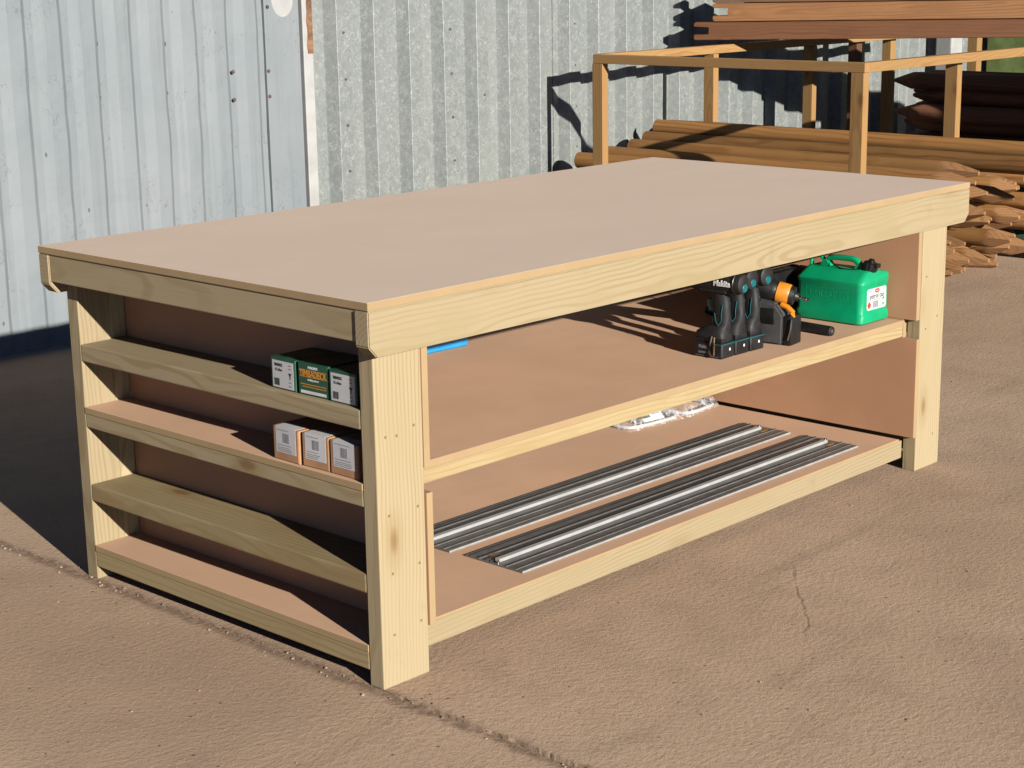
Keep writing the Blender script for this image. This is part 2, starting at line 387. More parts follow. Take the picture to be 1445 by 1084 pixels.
tag(obj('gravel', bm, M['pebble']), 'tiny loose stones scattered on the concrete along the slab joint', 'gravel', None, 'stuff')

# ------------------------------------------------------------------ shed wall and door (turned 2 degrees)
WY, WR = 3.7607, R(-2)
def corrug(s0, s1, p, prof, phase, z0, z1, nz, dent=.0, seed=0):
    """prof: list of (fraction, height) over one period"""
    S = []; k = math.floor((s0 - phase) / p)
    while True:
        for f, h in prof:
            s = phase + (k + f) * p
            if s0 + 1e-4 < s < s1 - 1e-4: S.append((s, h))
        if phase + k * p > s1: break
        k += 1
    def hh(s):
        f = ((s - phase) / p) % 1; q = prof + [(prof[0][0] + 1, prof[0][1])]
        for (a, ha), (b, hb) in zip(q, q[1:]):
            if a <= f <= b: return ha + (hb - ha) * (f - a) / (b - a)
        return prof[0][1]
    S = [(s0, hh(s0))] + S + [(s1, hh(s1))]
    bm = bmesh.new(); rows = []
    for i in range(nz + 1):
        z = z0 + (z1 - z0) * i / nz; row = []
        for s, h in S:
            d = dent * noise.noise((s * 5 + seed, z * 3.3, seed)) + dent * .5 * noise.noise((s * 17 + seed, z * 9, seed))
            row.append(bm.verts.new((s + d * .5, -h - d, z)))
        rows.append(row)
    for a, b in zip(rows, rows[1:]):
        for i in range(len(a) - 1): bm.faces.new((a[i], a[i + 1], b[i + 1], b[i]))
    return bm
def add_bolt(name, parent, s, h, z, mat, r=.009):
    bm = bmesh.new(); add_lathe(bm, [(0, r * 1.5), (.002, r * 1.5), (.0022, r), (.007, r * .9), (.0085, r * .5)], (0, 0, 0), (0, -1, 0), 12)
    return obj(name, bm, mat, parent, local(parent, (s, -h, z)), True)
# door
dr = thing('corrugated_door', 'pale blue-grey painted corrugated metal door with scratched paint', 'door', (0, WY, 0), WR)
DP = [(0, .0), (.2, .0), (.215, .001), (.46, .014), (.475, .015), (.86, .015), (.875, .014), (.985, .001)]
def solid(o, t=.002):
    m = o.modifiers.new('sheet', 'SOLIDIFY'); m.thickness = t; m.offset = -1; return o
p = obj('door_sheet', corrug(-.25, 2.70, .163, DP, 1.524 - .163 * .99, .015, 2.0, 40, .005, 3), M['door'], dr, WM[dr.name] @ Matrix.Translation((0, -.03, 0)), smooth='keep'); solid(p)
bm = bmesh.new(); add_box(bm, (2.692, -.0475, .012), (2.885, -.022, 2.0), .003, 2)
obj('edge_stile', bm, M['door'], dr, WM[dr.name])
for (s, z, m) in ((2.693, 1.359, 'bolt'), (2.684, 1.08, 'boltrust'), (2.684, .968, 'boltrust')): add_bolt('bolt', dr, s + .018, .0475, z, M[m], .0058)
for (s, z) in ((2.51, 1.087), (2.51, .966)): add_bolt('bolt', dr, s, .046, z, M['boltrust'], .0058)
bm = bmesh.new(); add_lathe(bm, [(0, .05), (.002, .048), (.003, .03)], (0, 0, 0), (0, -1, 0), 22)
pp = obj('paint_patch', bm, M['white'], dr, local(dr, (2.795, -.0478, 1.385), Matrix.Diagonal((1.2, 1, 1.5, 1))), True)
# jamb post
jp = thing('door_post', 'white painted wooden door post with a bare rusty brown patch near the top', 'post', (0, WY, 0), WR)
bm = bmesh.new(); add_box(bm, (2.902, -.05, 0), (2.958, .05, 2.0), .004, 2); obj('post', bm, M['white'], jp, WM[jp.name])
bm = bmesh.new(); ps = []
for i in range(26):
    z = 1.145 + .25 * i / 25; ps.append((2.93 + .010 * noise.noise((z * 19, 1, 0)) - .004, z))
ps += [(2.9578, 1.395), (2.9578, 1.145)]
add_prism(bm, ps, -.0512, -.049); obj('bare_patch', bm, M['rust'], jp, WM[jp.name])
# galvanised wall
gw = thing('corrugated_wall', 'unpainted galvanised corrugated steel shed wall with spangled zinc', 'wall', (0, WY, 0), WR)
GP = [(0, 0), (.31, 0), (.318, .002), (.478, .053), (.486, .054), (.832, .054), (.84, .052), (.988, .002)]
xs = [2.962, 4.622, 6.17, 7.72]; ph = 3.112 - .222 * .478
for i in range(3):
    bm = corrug(xs[i] - (.03 if i else 0), xs[i + 1], .222, GP, ph, .01, 2.0, 40, .0014, i * 7 + 1)
    o = obj('steel_sheet', bm, M['galv'], gw, WM[gw.name] @ Matrix.Translation((0, .02 - .004 * i, 0)), smooth='keep'); solid(o)
bm = corrug(7.72, 9.6, .222, GP, ph, .01, 2.0, 20, .0014, 40); solid(obj('steel_sheet', bm, M['galv'], gw, WM[gw.name] @ Matrix.Translation((0, .03, 0)), smooth='keep'))
for s, z0 in ((3.15, 1.23), (3.82, 1.22), (4.704, 1.215), (5.592, 1.21), (6.48, 1.2)):
    for k in range(5): add_bolt('roofing_screw', gw, s + .003 * k, .031, z0 - .213 * k, M['bolt'], .006)
add_bolt('roofing_screw', gw, 4.045, .03, .89, M['bolt'], .006)

# ------------------------------------------------------------------ workbench
L, W_, H, T = 2.44, 1.22, .870, .018
wb = thing('workbench', 'large wooden workbench with board top, shelves and end racks on concrete', 'workbench', (1.22, .61, 0))
ZA = H - T
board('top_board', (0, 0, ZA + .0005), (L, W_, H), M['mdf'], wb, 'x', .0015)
def apron(y0, y1, z0):
    c = .024; bm = bmesh.new()
    pts = [(-L / 2, .05), (-L / 2, -.05 + c), (-L / 2 + c * .9, -.05), (L / 2 - c * .9, -.05), (L / 2, -.05 + c), (L / 2, .05)]
    add_prism(bm, pts, -(y1 - y0) / 2, (y1 - y0) / 2)
    bmesh.ops.bevel(bm, geom=list(bm.edges), offset=.0025, segments=2, affect='EDGES')
    return obj('apron', bm, M['pine'], wb, Matrix.Translation((L / 2, (y0 + y1) / 2, z0 + .05)))
apron(0, .042, ZA - .1); apron(W_ - .042, W_, ZA - .1)
board('end_apron', (.004, .0425, .783), (.046, W_ - .0425, ZA), M['pine'], wb, 'y')
board('end_apron', (L - .046, .0425, .783), (L - .004, W_ - .0425, ZA), M['pine'], wb, 'y')
LX0, LX1, RX0, RX1 = .046, .184, 2.251, 2.389
def leg(x0, x1, y0, y1, split=None):
    zt = ZA - .1 if False else .782
    if split:
        a = board('leg', (x0, y0, 0), (split, y1, zt), M['pine'], wb, 'z')
        board('leg_packer', (split + .0005, y0 + .001, 0.012), (x1, y1, zt), M['pine'], wb, 'z'); return a
    return board('leg', (x0, y0, 0), (x1, y1, zt), M['pine'], wb, 'z')
def leg_screws(lg, pts, y):
    for x, z in pts:
        bm = bmesh.new(); add_lathe(bm, [(-.001, .0031), (.0004, .0031), (.0005, .0015), (-.0006, .0012)], (0, 0, 0), (0, -1, 0), 10)
        obj('screw', bm, M['screw'], lg, Matrix.Translation((x, y, z)))
F0, F1 = .0425, .0865
lg = leg(LX0, LX1, F0, F1)
leg_screws(lg, [(.075, .565), (.107, .562), (.158, .575), (.163, .392), (.078, .39), (.163, .262), (.083, .258), (.163, .128), (.082, .118)], F0)
lg = leg(RX0, RX1, F0, F1); leg_screws(lg, [(2.28, .60), (2.35, .47), (2.285, .44), (2.35, .1)], F0)
leg(LX0, .1853, W_ - F1, W_ - F0, .138); leg(.0 + RX0, RX1, W_ - F1, W_ - F0)
# long-side rails sit behind the legs
ya = F1 + .0005; yb = W_ - F1 - .0005
for y0, y1 in ((ya, ya + .045), (yb - .045, yb)):
    board('shelf_rail', (.2055, y0, .419), (RX0 - .022, y1, .4513), M['pine2' if y0 < .5 else 'pine'], wb, 'x')
    board('bottom_rail', (.2055, y0, .036), (RX0 - .0045, y1, .0918), M['pine'], wb, 'x')
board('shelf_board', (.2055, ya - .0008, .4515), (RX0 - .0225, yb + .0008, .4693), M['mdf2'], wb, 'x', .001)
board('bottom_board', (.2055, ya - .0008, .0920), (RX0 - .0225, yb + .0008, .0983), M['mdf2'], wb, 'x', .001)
# inner cross panels (upper and lower, either side of the shelf rail)
for x0 in (.1872, RX0 - .0205):
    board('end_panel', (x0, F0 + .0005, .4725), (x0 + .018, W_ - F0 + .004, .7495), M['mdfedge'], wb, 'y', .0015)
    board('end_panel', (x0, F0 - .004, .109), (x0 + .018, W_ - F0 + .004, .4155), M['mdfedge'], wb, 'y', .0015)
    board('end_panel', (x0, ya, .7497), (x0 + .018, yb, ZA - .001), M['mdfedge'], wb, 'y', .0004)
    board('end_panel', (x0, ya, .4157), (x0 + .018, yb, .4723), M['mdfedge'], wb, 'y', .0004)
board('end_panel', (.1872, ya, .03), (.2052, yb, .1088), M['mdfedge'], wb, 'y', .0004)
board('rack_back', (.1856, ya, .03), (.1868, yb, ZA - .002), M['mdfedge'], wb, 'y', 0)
# end shelves
e0, e1 = .088, W_ - F1 - .0008
board('end_shelf', (.046, e0, .579), (.1852, e1, .6225), M['pine'], wb, 'y', .004)
board('end_shelf', (.046, e0, .2125), (.1852, e1, .2565), M['pine2'], wb, 'y', .004)
for zt, zr in ((.4600, .4080), (.0925, .0355)):
    board('end_shelf_board', (.0445, e0, zt - .0165), (.1852, e1, zt), M['mdf2'], wb, 'y', .0012)
    board('end_shelf_rail', (.046, e0, zr), (.091, e1, zt - .0170), M['pine2' if zr < .1 else 'pine'], wb, 'y')
# far end: the same rails, out of sight
for z in (.0355, .2125, .408, .579): board('far_end_rail', (2.344, e0, z), (2.389, e1, z + .044), M['pine'], wb, 'y')

# ------------------------------------------------------------------ screw boxes on the end rack
def screw_box(y0, y1, z0, h, xf, cat_label, kind, seed, depth=.118):
    t = thing('screw_box', cat_label, 'box', (xf + depth / 2, (y0 + y1) / 2, z0), R([-1.5, 1.2, -.6][seed % 3]), 'screw boxes on the end shelves')
    w = y1 - y0; base = WM[t.name]
    col = M['cardgreen'] if kind in ('label', 'print') else M['carton']
    bm = bmesh.new(); add_box(bm, (-depth / 2, -w / 2, 0), (depth / 2, w / 2, h), .0015, 2); obj('carton', bm, col, t, base)
    bm = bmesh.new(); add_box(bm, (-depth / 2 - .0012, -w / 2 + .002, h * .03), (-depth / 2 + .0002, w / 2 - .002, h * .97), .0004); 
    fl = obj('end_flap', bm, col, t, base)
    F = base @ Matrix.Translation((-depth / 2 - .0012, 0, 0)) @ FACE['-x']
    if kind == 'label':
        lw, lh = w * .86, h * .86
        bm = bmesh.new(); flat(bm, -lw / 2, h * .05, lw / 2, h * .05 + lh, 0, .0004); lb = obj('label', bm, M['paper'], fl, F)
        bm = bmesh.new(); x0 = -lw / 2; y0_ = h * .05
        text_bm(bm, 'TIMBADECK', .0085, x0 + .022, y0_ + lh * .84, .0003, 0, .0006, .62, .0004)
        text_bm(bm, '4.5 x 60mm', .0085, x0 + .022, y0_ + lh * .66, .0003, 0, .0006, .62, .0002)
        barcode(bm, x0 + .006, y0_ + lh * .08, x0 + .024, y0_ + lh * .34, .0004, 0, seed)
        add_prism(bm, [(x0 + lw * .76, y0_ + lh * .60), (x0 + lw * .92, y0_ + lh * .60), (x0 + lw * .865, y0_ + lh * .5), (x0 + lw * .855, y0_ + lh * .36), (x0 + lw * .825, y0_ + lh * .36), (x0 + lw * .815, y0_ + lh * .5)], .0004, .0007, 0, 'z')
        for q in (.86, .74, .24, .1): flat(bm, x0 + lw * .78, y0_ + lh * q, x0 + lw * .9, y0_ + lh * (q + .035), .0004, .0003, 1)
        obj('print', bm, [M['ink'], M['greyink']], t, F)
    elif kind == 'print':
        bm = bmesh.new()
        text_bm(bm, 'TIMBADECK', .0215, 0, h * .66, .0003, 0, .0003, .74, .0006)
        flat(bm, -w * .44, h * .565, w * .44, h * .58, 0, .0003, 0); flat(bm, -w * .44, h * .77, w * .44, h * .785, 0, .0003, 0)
        text_bm(bm, 'FORGEFIX', .0075, 0, h * .86, .0003, 1, .0003, .9, .0003)
        text_bm(bm, 'decking screws', .0065, 0, h * .49, .0003, 1, .0003, .9, .0002)
        flat(bm, -w * .42, h * .33, w * .42, h * .355, 0, .0003, 0); flat(bm, -w * .36, h * .255, w * .42, h * .28, 0, .0003, 0)
        flat(bm, -w * .42, h * .06, w * .42, h * .15, 0, .0003, 1)
        obj('print', bm, [M['goldink'], M['whiteink']], t, F)
    else:
        lw, lh = w * .78, h * .74; yb_ = h * .24
        bm = bmesh.new(); flat(bm, -lw / 2, yb_, lw / 2, h + .0002, 0, .0005); 
        add_box(bm, (-lw / 2, h + .0002, -.034), (lw / 2, h + .0007, .0005)); lb = obj('label', bm, M['paper'], fl, F)
        bm = bmesh.new(); barcode(bm, -.010, yb_ + lh * .42, .012, yb_ + lh * .8, .0005, 0, seed + 20)
        r_ = random.Random(seed)
        for q in (.9, .3, .2, .13, .06): flat(bm, -lw * .42, yb_ + lh * q, lw * r_.uniform(.1, .4), yb_ + lh * (q + .022), .0005, .0003, 0)
        obj('print', bm, M['greyink'], t, F)
    return t
screw_box(.311, .397, .6227, .0715, .062, 'dark green screw box with a white label, leftmost on the top end shelf', 'label', 0)
screw_box(.206, .304, .6227, .0735, .062, 'green screw box with gold lettering between two white labelled boxes', 'print', 1)
screw_box(.108, .198, .6227, .0715, .06, 'dark green screw box with a white label, tight against the near leg', 'label', 2)
screw_box(.302, .392, .4602, .077, .055, 'brown carton with barcode label, leftmost of three on the middle end shelf', 'brown', 3)
screw_box(.209, .296, .4602, .0775, .058, 'brown carton with barcode label, between two other brown cartons', 'brown', 4)
screw_box(.110, .202, .4602, .077, .058, 'brown carton with barcode label, tight against the near leg', 'brown', 5)

# ------------------------------------------------------------------ guide rails on the bottom shelf
def guide_rail(x0, x1, y0, y1, label, rz=0):
    z = .0985; t = thing('guide_rail', label, 'guide rail', ((x0 + x1) / 2, (y0 + y1) / 2, z), rz, 'aluminium guide rails on the bottom shelf')
    w = y1 - y0; l = (x1 - x0) / 2; B = WM[t.name]
    prof = [(0, 0), (0, .0045), (.02, .0045), (.021, .006), (.030, .006), (.031, .0045), (.052, .0045), (.053, .0065), (.060, .0065), (.061, .0045),
            (.115, .0045), (.116, .0065), (.126, .0065), (.127, .0045), (.145, .0045), (.146, .006), (.155, .006), (.156, .0045), (w - .004, .0045), (w, .004), (w, 0)]
    bm = bmesh.new(); add_prism(bm, [(y - w / 2, zz) for y, zz in prof], -l, l, 0, 'x'); obj('extrusion', bm, M['alu'], t, B)
    bm = bmesh.new(); add_box(bm, (-l + .012, .087 - w / 2, .0046), (l - .03, .103 - w / 2, .0135), .001); obj('ridge', bm, M['ridge'], t, B)
    for a, b in ((.021, .0225), (.0545, .0575), (.109, .1135), (.1275, .129), (.1485, .1525), (w - .018, w - .0165)):
        bm = bmesh.new(); add_box(bm, (-l + .001, a - w / 2, .0046), (l - .001, b - w / 2, .0072)); obj('grip_strip', bm, M['strip'], t, B)
    bm = bmesh.new(); add_box(bm, (-l, -w / 2 - .0012, .0002), (l, -w / 2 + .0022, .0050)); obj('splinter_guard', bm, M['guard'], t, B)
    for sx in (-1, 1):
        bm = bmesh.new(); y = .13 if sx < 0 else .066; add_box(bm, (sx * (l - .045) - .016, y - w / 2, .0046), (sx * (l - .045) + .016, y + .010 - w / 2, .0069)); obj('sticker', bm, M['sticker'], t, B)
    bm = bmesh.new(); add_tube(bm, (l - .033, .095 - w / 2, .0137), (l - .033, .095 - w / 2, .018), .004); obj('end_screw', bm, M['chrome'], t, B, True)
    bm = bmesh.new(); add_tube(bm, (-l + .005, .085 - w / 2, .0046), (-l + .005, .085 - w / 2, .011), .0035); obj('end_screw', bm, M['chrome'], t, B, True)
    return t
guide_rail(.592, 2.074, .136, .332, 'grey metal guide rail with bright ridge, nearest the front edge', R(-.1))
guide_rail(.585, 2.074, .380, .564, 'grey metal guide rail with bright ridge, behind the front rail', R(-.1))

# ------------------------------------------------------------------ cordless tools
ZS = .4697
def cordless(label, loc, rz, impact=False, hook=False, name=True):
    t = thing('cordless_drill' if not impact else 'impact_driver', label, 'drill' if not impact else 'impact driver', loc, rz, 'cordless tools standing on the shelf'); B = WM[t.name]
    hz = .210 if not impact else .213
    # battery
    bm = bmesh.new(); add_box(bm, (-.031, -.046, 0), (.031, .05, .044), .006, 3); add_box(bm, (-.027, -.042, .043), (.027, .046, .058), .004, 2)
    bt = obj('battery', bm, M['black'], t, B, True)
    bm = bmesh.new(); add_box(bm, (-.0316, -.0466, .038), (.0316, .0, .0412), .0012); obj('trim', bm, M['teal'], bt, B)
    bm = bmesh.new(); add_box(bm, (.004, -.0472, .020), (.010, -.0455, .028), .001); obj('charge_light', bm, M['whiteink'], bt, B)
    if name:
        bm = bmesh.new(); text_bm(bm, 'Makita', .014, -.016, .030, .0004, 0, .0004, .8, .0003); text_bm(bm, 'LITHIUM-ION', .008, -.01, .014, .0004, 0, .0004, .9, .0002)
        flat(bm, -.042, .005, .036, .0058, 0, .0004)
        obj('print', bm, M['greyink'], bt, B @ Matrix.Translation((-.0312, 0, 0)) @ FACE['-x'])
    # foot, handle
    bm = bmesh.new(); Y = Vector((0, 1, 0)); X = Vector((1, 0, 0))
    add_loft(bm, [ring((0, .002, .056), X, Y, .031, .047, 20, .45), ring((0, .002, .07), X, Y, .031, .047, 20, .5), ring((0, -.008, .083), X, Y, .025, .038, 20, .7), ring((0, -.022, .094), X, Y, .019, .028, 20, .85),
                  ring((0, -.025, .115), X, Y, .0172, .0255, 20, .9), ring((0, -.022, .135), X, Y, .0182, .0265, 20, .9), ring((0, -.02, .155), X, Y, .0178, .0275, 20, .9), ring((0, -.018, .175), X, Y, .0175, .0245, 20, .9), ring((0, -.014, hz - .016), X, Y, .020, .036, 20, .9)])
    hd = obj('handle', bm, M['rubber'], t, B, True)
    for sx in (-1, 1):
        bm = bmesh.new(); add_path(bm, [(sx * .0182, -.038, .15), (sx * .0182, -.034, .125), (sx * .0185, -.034, .105), (sx * .024, -.028, .092), (sx * .0195, -.016, .104), (sx * .0185, -.012, .125)], .0010, 6)
        obj('grip_inlay', bm, M['teal'], hd, B, True)
    bm = bmesh.new(); add_loft(bm, [ring((0, .004, .128), X, Y, .007, .014, 12), ring((0, .011, .142), X, Y, .008, .014, 12), ring((0, .012, .16), X, Y, .008, .012, 12)]); obj('trigger', bm, M['teal' if not impact else 'black'], t, B, True)
    # housing along +y
    bm = bmesh.new()
    if impact: pr = [(-.080, .0), (-.080, .020), (-.076, .027), (-.06, .030), (-.02, .0295), (.03, .028), (.055, .024), (.07, .016), (.072, .0)]
    else: pr = [(-.098, .0), (-.098, .017), (-.093, .026), (-.08, .0295), (-.03, .030), (.04, .030), (.07, .027), (.095, .025), (.097, 0)]
    pr = [(a, max(b, .0005)) for a, b in pr]
    add_lathe(bm, pr, (0, 0, hz), (0, 1, 0), 28); add_box(bm, (-.023, -.052, hz - .03), (.023, .045, hz - .005), .008, 3)
    hs = obj('motor_housing', bm, M['rubber'], t, B, True)
    bm = bmesh.new(); a = pr[3][0]; q_ = pr[4][1]; add_lathe(bm, [(a + .002, q_), (a + .003, q_ + .0012), (a + .008, q_ + .0012), (a + .009, q_)], (0, 0, hz), (0, 1, 0), 28)
    obj('trim_ring', bm, M['teal' if impact else 'black'], hs, B, True)
    bm = bmesh.new(); add_lathe(bm, [(pr[1][0] - .0015, .010), (pr[1][0] + .002, .013)], (0, 0, hz - .010), (0, 1, 0), 14); obj('teal_badge', bm, M['teal'], hs, B, True)
    if name:
        bm = bmesh.new(); text_bm(bm, 'Makita', .0225, .042, hz + .001, .004, 0, .0, .9, .0007)
        obj('print', bm, M['whiteink'], hs, B @ Matrix.Translation((-.0298, 0, 0)) @ FACE['-x'])
    bm = bmesh.new(); 
    if impact: add_lathe(bm, [(.068, .011), (.085, .011), (.088, .008), (.1, .008)], (0, 0, hz), (0, 1, 0), 16)
    else: add_lathe(bm, [(.095, .020), (.12, .020), (.123, .019), (.145, .017), (.158, .008), (.16, .004)], (0, 0, hz), (0, 1, 0), 20)
    obj('chuck', bm, M['black'], t, B, True)
    if hook:
        bm = bmesh.new(); add_path(bm, [(-.032, -.022, .06), (-.035, -.022, .045), (-.0355, -.024, .012), (-.0355, -.016, .006), (-.0355, -.008, .012), (-.035, -.011, .045), (-.032, -.013, .062)], .0022, 8); obj('belt_hook', bm, M['copper'], t, B, True)
    return t
cordless('black and teal cordless drill with a wire belt hook, nearest on the shelf', (1.482, .232, ZS), R(2), False, True)
cordless('black cordless driver in the middle, between two other drills', (1.550, .232, ZS), R(-1), True, False, False)
cordless('black and teal cordless driver with round rear cap beside the orange tool', (1.618, .230, ZS), R(-2), True, False, False)
# nail gun
ng = thing('nail_gun', 'grey and black nail gun with orange end cap and chrome air plug', 'nail gun', (1.735, .2, ZS), R(8)); B = WM[ng.name]
bm = bmesh.new(); add_prism(bm, [(-.032, 0), (.045, 0), (.05, .07), (.045, .128), (-.008, .118), (-.034, .085)], -.034, .034, 0, 'x'); bmesh.ops.bevel(bm, geom=list(bm.edges), offset=.006, segments=2, affect='EDGES')
gb = obj('body', bm, M['grey'], ng, B, True)
bm = bmesh.new(); add_box(bm, (-.0365, -.008, .058), (-.03, .036, .104), .004, 2); obj('grip_opening', bm, M['black'], gb, B)
bm = bmesh.new(); add_box(bm, (-.030, -.058, .0), (.036, -.033, .085), .005, 2); obj('magazine', bm, M['black'], ng, B, True)
bm = bmesh.new(); add_path(bm, [(-.033, -.06, .078), (-.034, -.058, .05), (-.034, -.05, .018)], .003, 8); obj('spring_clip', bm, M['chrome'], ng, B, True)
d = Vector((.25, -1, -.22)).normalized(); o0 = Vector((.004, .006, .146))
bm = bmesh.new(); add_lathe(bm, [(0, .024), (.004, .0305), (.036, .030), (.040, .028)], o0, d, 26); obj('end_cap', bm, M['orange'], ng, B, True)
bm = bmesh.new(); add_lathe(bm, [(.0395, .0285), (.052, .026), (.056, .014), (.064, .011)], o0, d, 26); add_lathe(bm, [(-.12, .028), (-.01, .031), (.001, .027)], o0, d, 26); obj('collar', bm, M['black'], ng, B, True)
bm = bmesh.new(); add_lathe(bm, [(.064, .0055), (.072, .0055), (.073, .004), (.081, .004), (.082, .006), (.087, .006), (.088, .004), (.096, .0045)], o0, d, 12); obj('air_plug', bm, M['chrome'], ng, B, True)
bm = bmesh.new(); add_path(bm, [(-.012, -.018, .112), (-.016, -.04, .108), (-.014, -.054, .095), (-.01, -.052, .082)], .008, 10); obj('trigger', bm, M['orange'], ng, B, True)
# black tube + back bar
tb = thing('black_tube', 'black plastic tube lying on the shelf in front of the green can', 'tube', (1.915, .3, ZS + .0145)); B = WM[tb.name]
bm = bmesh.new(); a = Vector((-.013, -.175, 0)); b = Vector((.025, .3, 0)); dd = (b - a).normalized()
add_lathe(bm, [(0, .0115), (.001, .0138), (.006, .0145), ((b - a).length, .0145)], a, dd, 18); obj('tube', bm, M['black'], tb, B, True)
bm = bmesh.new(); add_lathe(bm, [(-.0012, .0055), (.0005, .0065)], a, dd, 12); obj('end_plug', bm, M['grey'], tb, B, True)
bc = thing('tool_case', 'black tool case standing on edge behind the green can', 'case', (2.02, .44, ZS), R(2)); B = WM[bc.name]
bm = bmesh.new(); add_box(bm, (-.19, -.028, 0), (.19, .0, .135), .006, 2); obj('case_base', bm, M['black'], bc, B, True)
bm = bmesh.new(); add_box(bm, (-.19, .002, 0), (.19, .03, .135), .006, 2); obj('case_lid', bm, M['rubber'], bc, B, True)
bm = bmesh.new(); add_path(bm, [(-.09, .001, .134), (-.09, .001, .155), (.0, .001, .155), (.0, .001, .134)], .006); obj('case_handle', bm, M['black'], bc, B, True)

# ------------------------------------------------------------------ petrol can
pc = thing('fuel_can', 'bright green plastic petrol can with black cap and white label', 'fuel can', (2.1495, .252, ZS), R(0)); B = WM[pc.name]
hx, hy = .080, .118
def rr(x, y, z, r=.018, y0=0):
    out = []
    for sx, sy, a0 in ((1, 1, 0), (-1, 1, 90), (-1, -1, 180), (1, -1, 270)):
        for k in range(5):
            t = R(a0 + 22.5 * k); out.append((sx * (x - r) + r * math.cos(t), y0 + sy * (y - r) + r * math.sin(t), z))
    return out
bm = bmesh.new()
V = add_loft(bm, [rr(hx - .006, hy - .006, 0), rr(hx, hy, .005), rr(hx + .001, hy + .001, .026), rr(hx - .003, hy - .003, .033), rr(hx - .003, hy - .003, .112), rr(hx - .0005, hy - .0005, .117), rr(hx - .0005, hy - .0005, .127), rr(hx - .006, hy - .004, .133),
     rr(.042, hy - .010, .152, .016), rr(.036, hy - .016, .1565, .014)])
for v in bm.verts:
    if v.co.z > .12 and v.co.z < .14: v.co.z += .013 * max(0, min(1, (v.co.x + .045) / .05))
body = obj('body', bm, M['can'], pc, B, True)
# handle: bridge along y with an opening, and a hole at the back end
bm = bmesh.new()
outer = [(.116, .150), (.120, .176), (.108, .186), (-.045, .189), (-.062, .183), (-.082, .152)]
pts_top = outer
def bar(pts, r, flatx=1.0):
    rs = []
    P = [Vector((0, y, z)) for y, z in pts]
    for i, p in enumerate(P):
        dd = (P[min(i + 1, len(P) - 1)] - P[max(i - 1, 0)]).normalized(); u = Vector((1, 0, 0)); v = dd.cross(u)
        rs.append(ring(p, u, v, r * flatx, r, 10, .75))
    add_loft(bm, rs)
bar([(.06, .150), (.058, .168), (.045, .181), (.02, .184), (-.03, .184), (-.048, .180), (-.062, .166), (-.078, .146)], .0085, 1.5)
bar([(.06, .152), (.066, .172), (.078, .183), (.098, .184), (.111, .176), (.112, .150)], .005, 1.6)
add_prism(bm, [(.076, .146), (.03, .146), (.052, .176), (.064, .176)], -.014, .014, 0, 'x'); add_prism(bm, [(-.04, .146), (-.095, .146), (-.066, .172), (-.056, .172)], -.014, .014, 0, 'x')
obj('handle', bm, M['can'], pc, B, True)
bm = bmesh.new(); add_lathe(bm, [(0, .02), (.014, .019)], (.0, -.088, .142), (0, -.25, 1), 20); obj('neck', bm, M['can'], pc, B, True)
bm = bmesh.new()
o0 = Vector((.0, -.0915, .156)); dz = Vector((0, -.25, 1)).normalized(); u = Vector((1, 0, 0)); v = dz.cross(u)
rs = []
for tt, r0 in ((0, .021), (.004, .0225), (.022, .021), (.025, .018), (.0255, .009), (.034, .0085), (.035, .005)):
    rs.append([o0 + dz * tt + (u * math.cos(2 * math.pi * i / 36) + v * math.sin(2 * math.pi * i / 36)) * (r0 + (.0014 if i % 3 == 0 and r0 > .019 else 0)) for i in range(36)])
add_loft(bm, rs); add_box(bm, (-.012, -.124, .165), (.012, -.098, .178), .003, 2)
obj('cap', bm, M['black'], pc, B, True)
bm = bmesh.new(); add_path(bm, [(-.012, -.083, .158), (-.034, -.05, .158), (-.037, -.015, .158), (-.02, .02, .163), (-.012, .03, .17)], .002, 6); obj('cap_tether', bm, M['black'], pc, B, True)
F = B @ Matrix.Translation((0, -hy + .003, 0)) @ FACE['-y']
bm = bmesh.new(); q = []
for sx, sy, a0 in ((1, 1, 0), (-1, 1, 90), (-1, -1, 180), (1, -1, 270)):
    for k in range(4): t_ = R(a0 + 30 * k); q.append((.006 + sx * .045 + .008 * math.cos(t_), .073 + sy * .024 + .008 * math.sin(t_)))
add_prism(bm, q, -.0002, .0008, 0, 'z'); lb = obj('label', bm, M['paper'], body, F)
bm = bmesh.new(); text_bm(bm, 'petrol can', .0215, .008, .081, .0003, 0, .001, .9, .0002); barcode(bm, -.014, .046, .016, .066, .0008, 1, 5)
for k in range(4): flat(bm, -.02 + .0, .0695 + 0 * k, .03, .0705, .0008, .0003, 1)
add_prism(bm, [(-.034, .044), (-.023, .056), (-.034, .068), (-.045, .056)], .0008, .0011, 2, 'z')
add_prism(bm, [(.008 + .014 * math.cos(R(a)), .0965 + .0065 * math.sin(R(a))) for a in range(0, 360, 20)], .0008, .0011, 2, 'z')
flat(bm, -.001, .0955, .017, .0975, .0011, .0002, 4)
for y0, s in ((.066, 1), (.055, -1)): add_prism(bm, [(.036, y0), (.05, y0), (.043, y0 + s * .009)], .0008, .0011, 3, 'z')
text_bm(bm, '5 litre', .008, -.03, .0965, .0003, 1, .001, 1, 0)
obj('print', bm, [M['ink'], M['greyink'], M['red'], M['greenink'], M['paper']], lb, F)
F = B @ Matrix.Translation((-hx + .003, 0, 0)) @ FACE['-x']
bm = bmesh.new(); text_bm(bm, 'UNLEADED', .026, 0, .082, .0009, 0, .0, 1, 0)
for x0, y0, x1, y1 in ((-.08, .062, .08, .0632), (-.08, .1008, .08, .102), (-.08, .062, -.0788, .102), (.0788, .062, .08, .102)): flat(bm, x0, y0, x1, y1, -.0005, .0008)
obj('embossing', bm, M['can'], body, F)

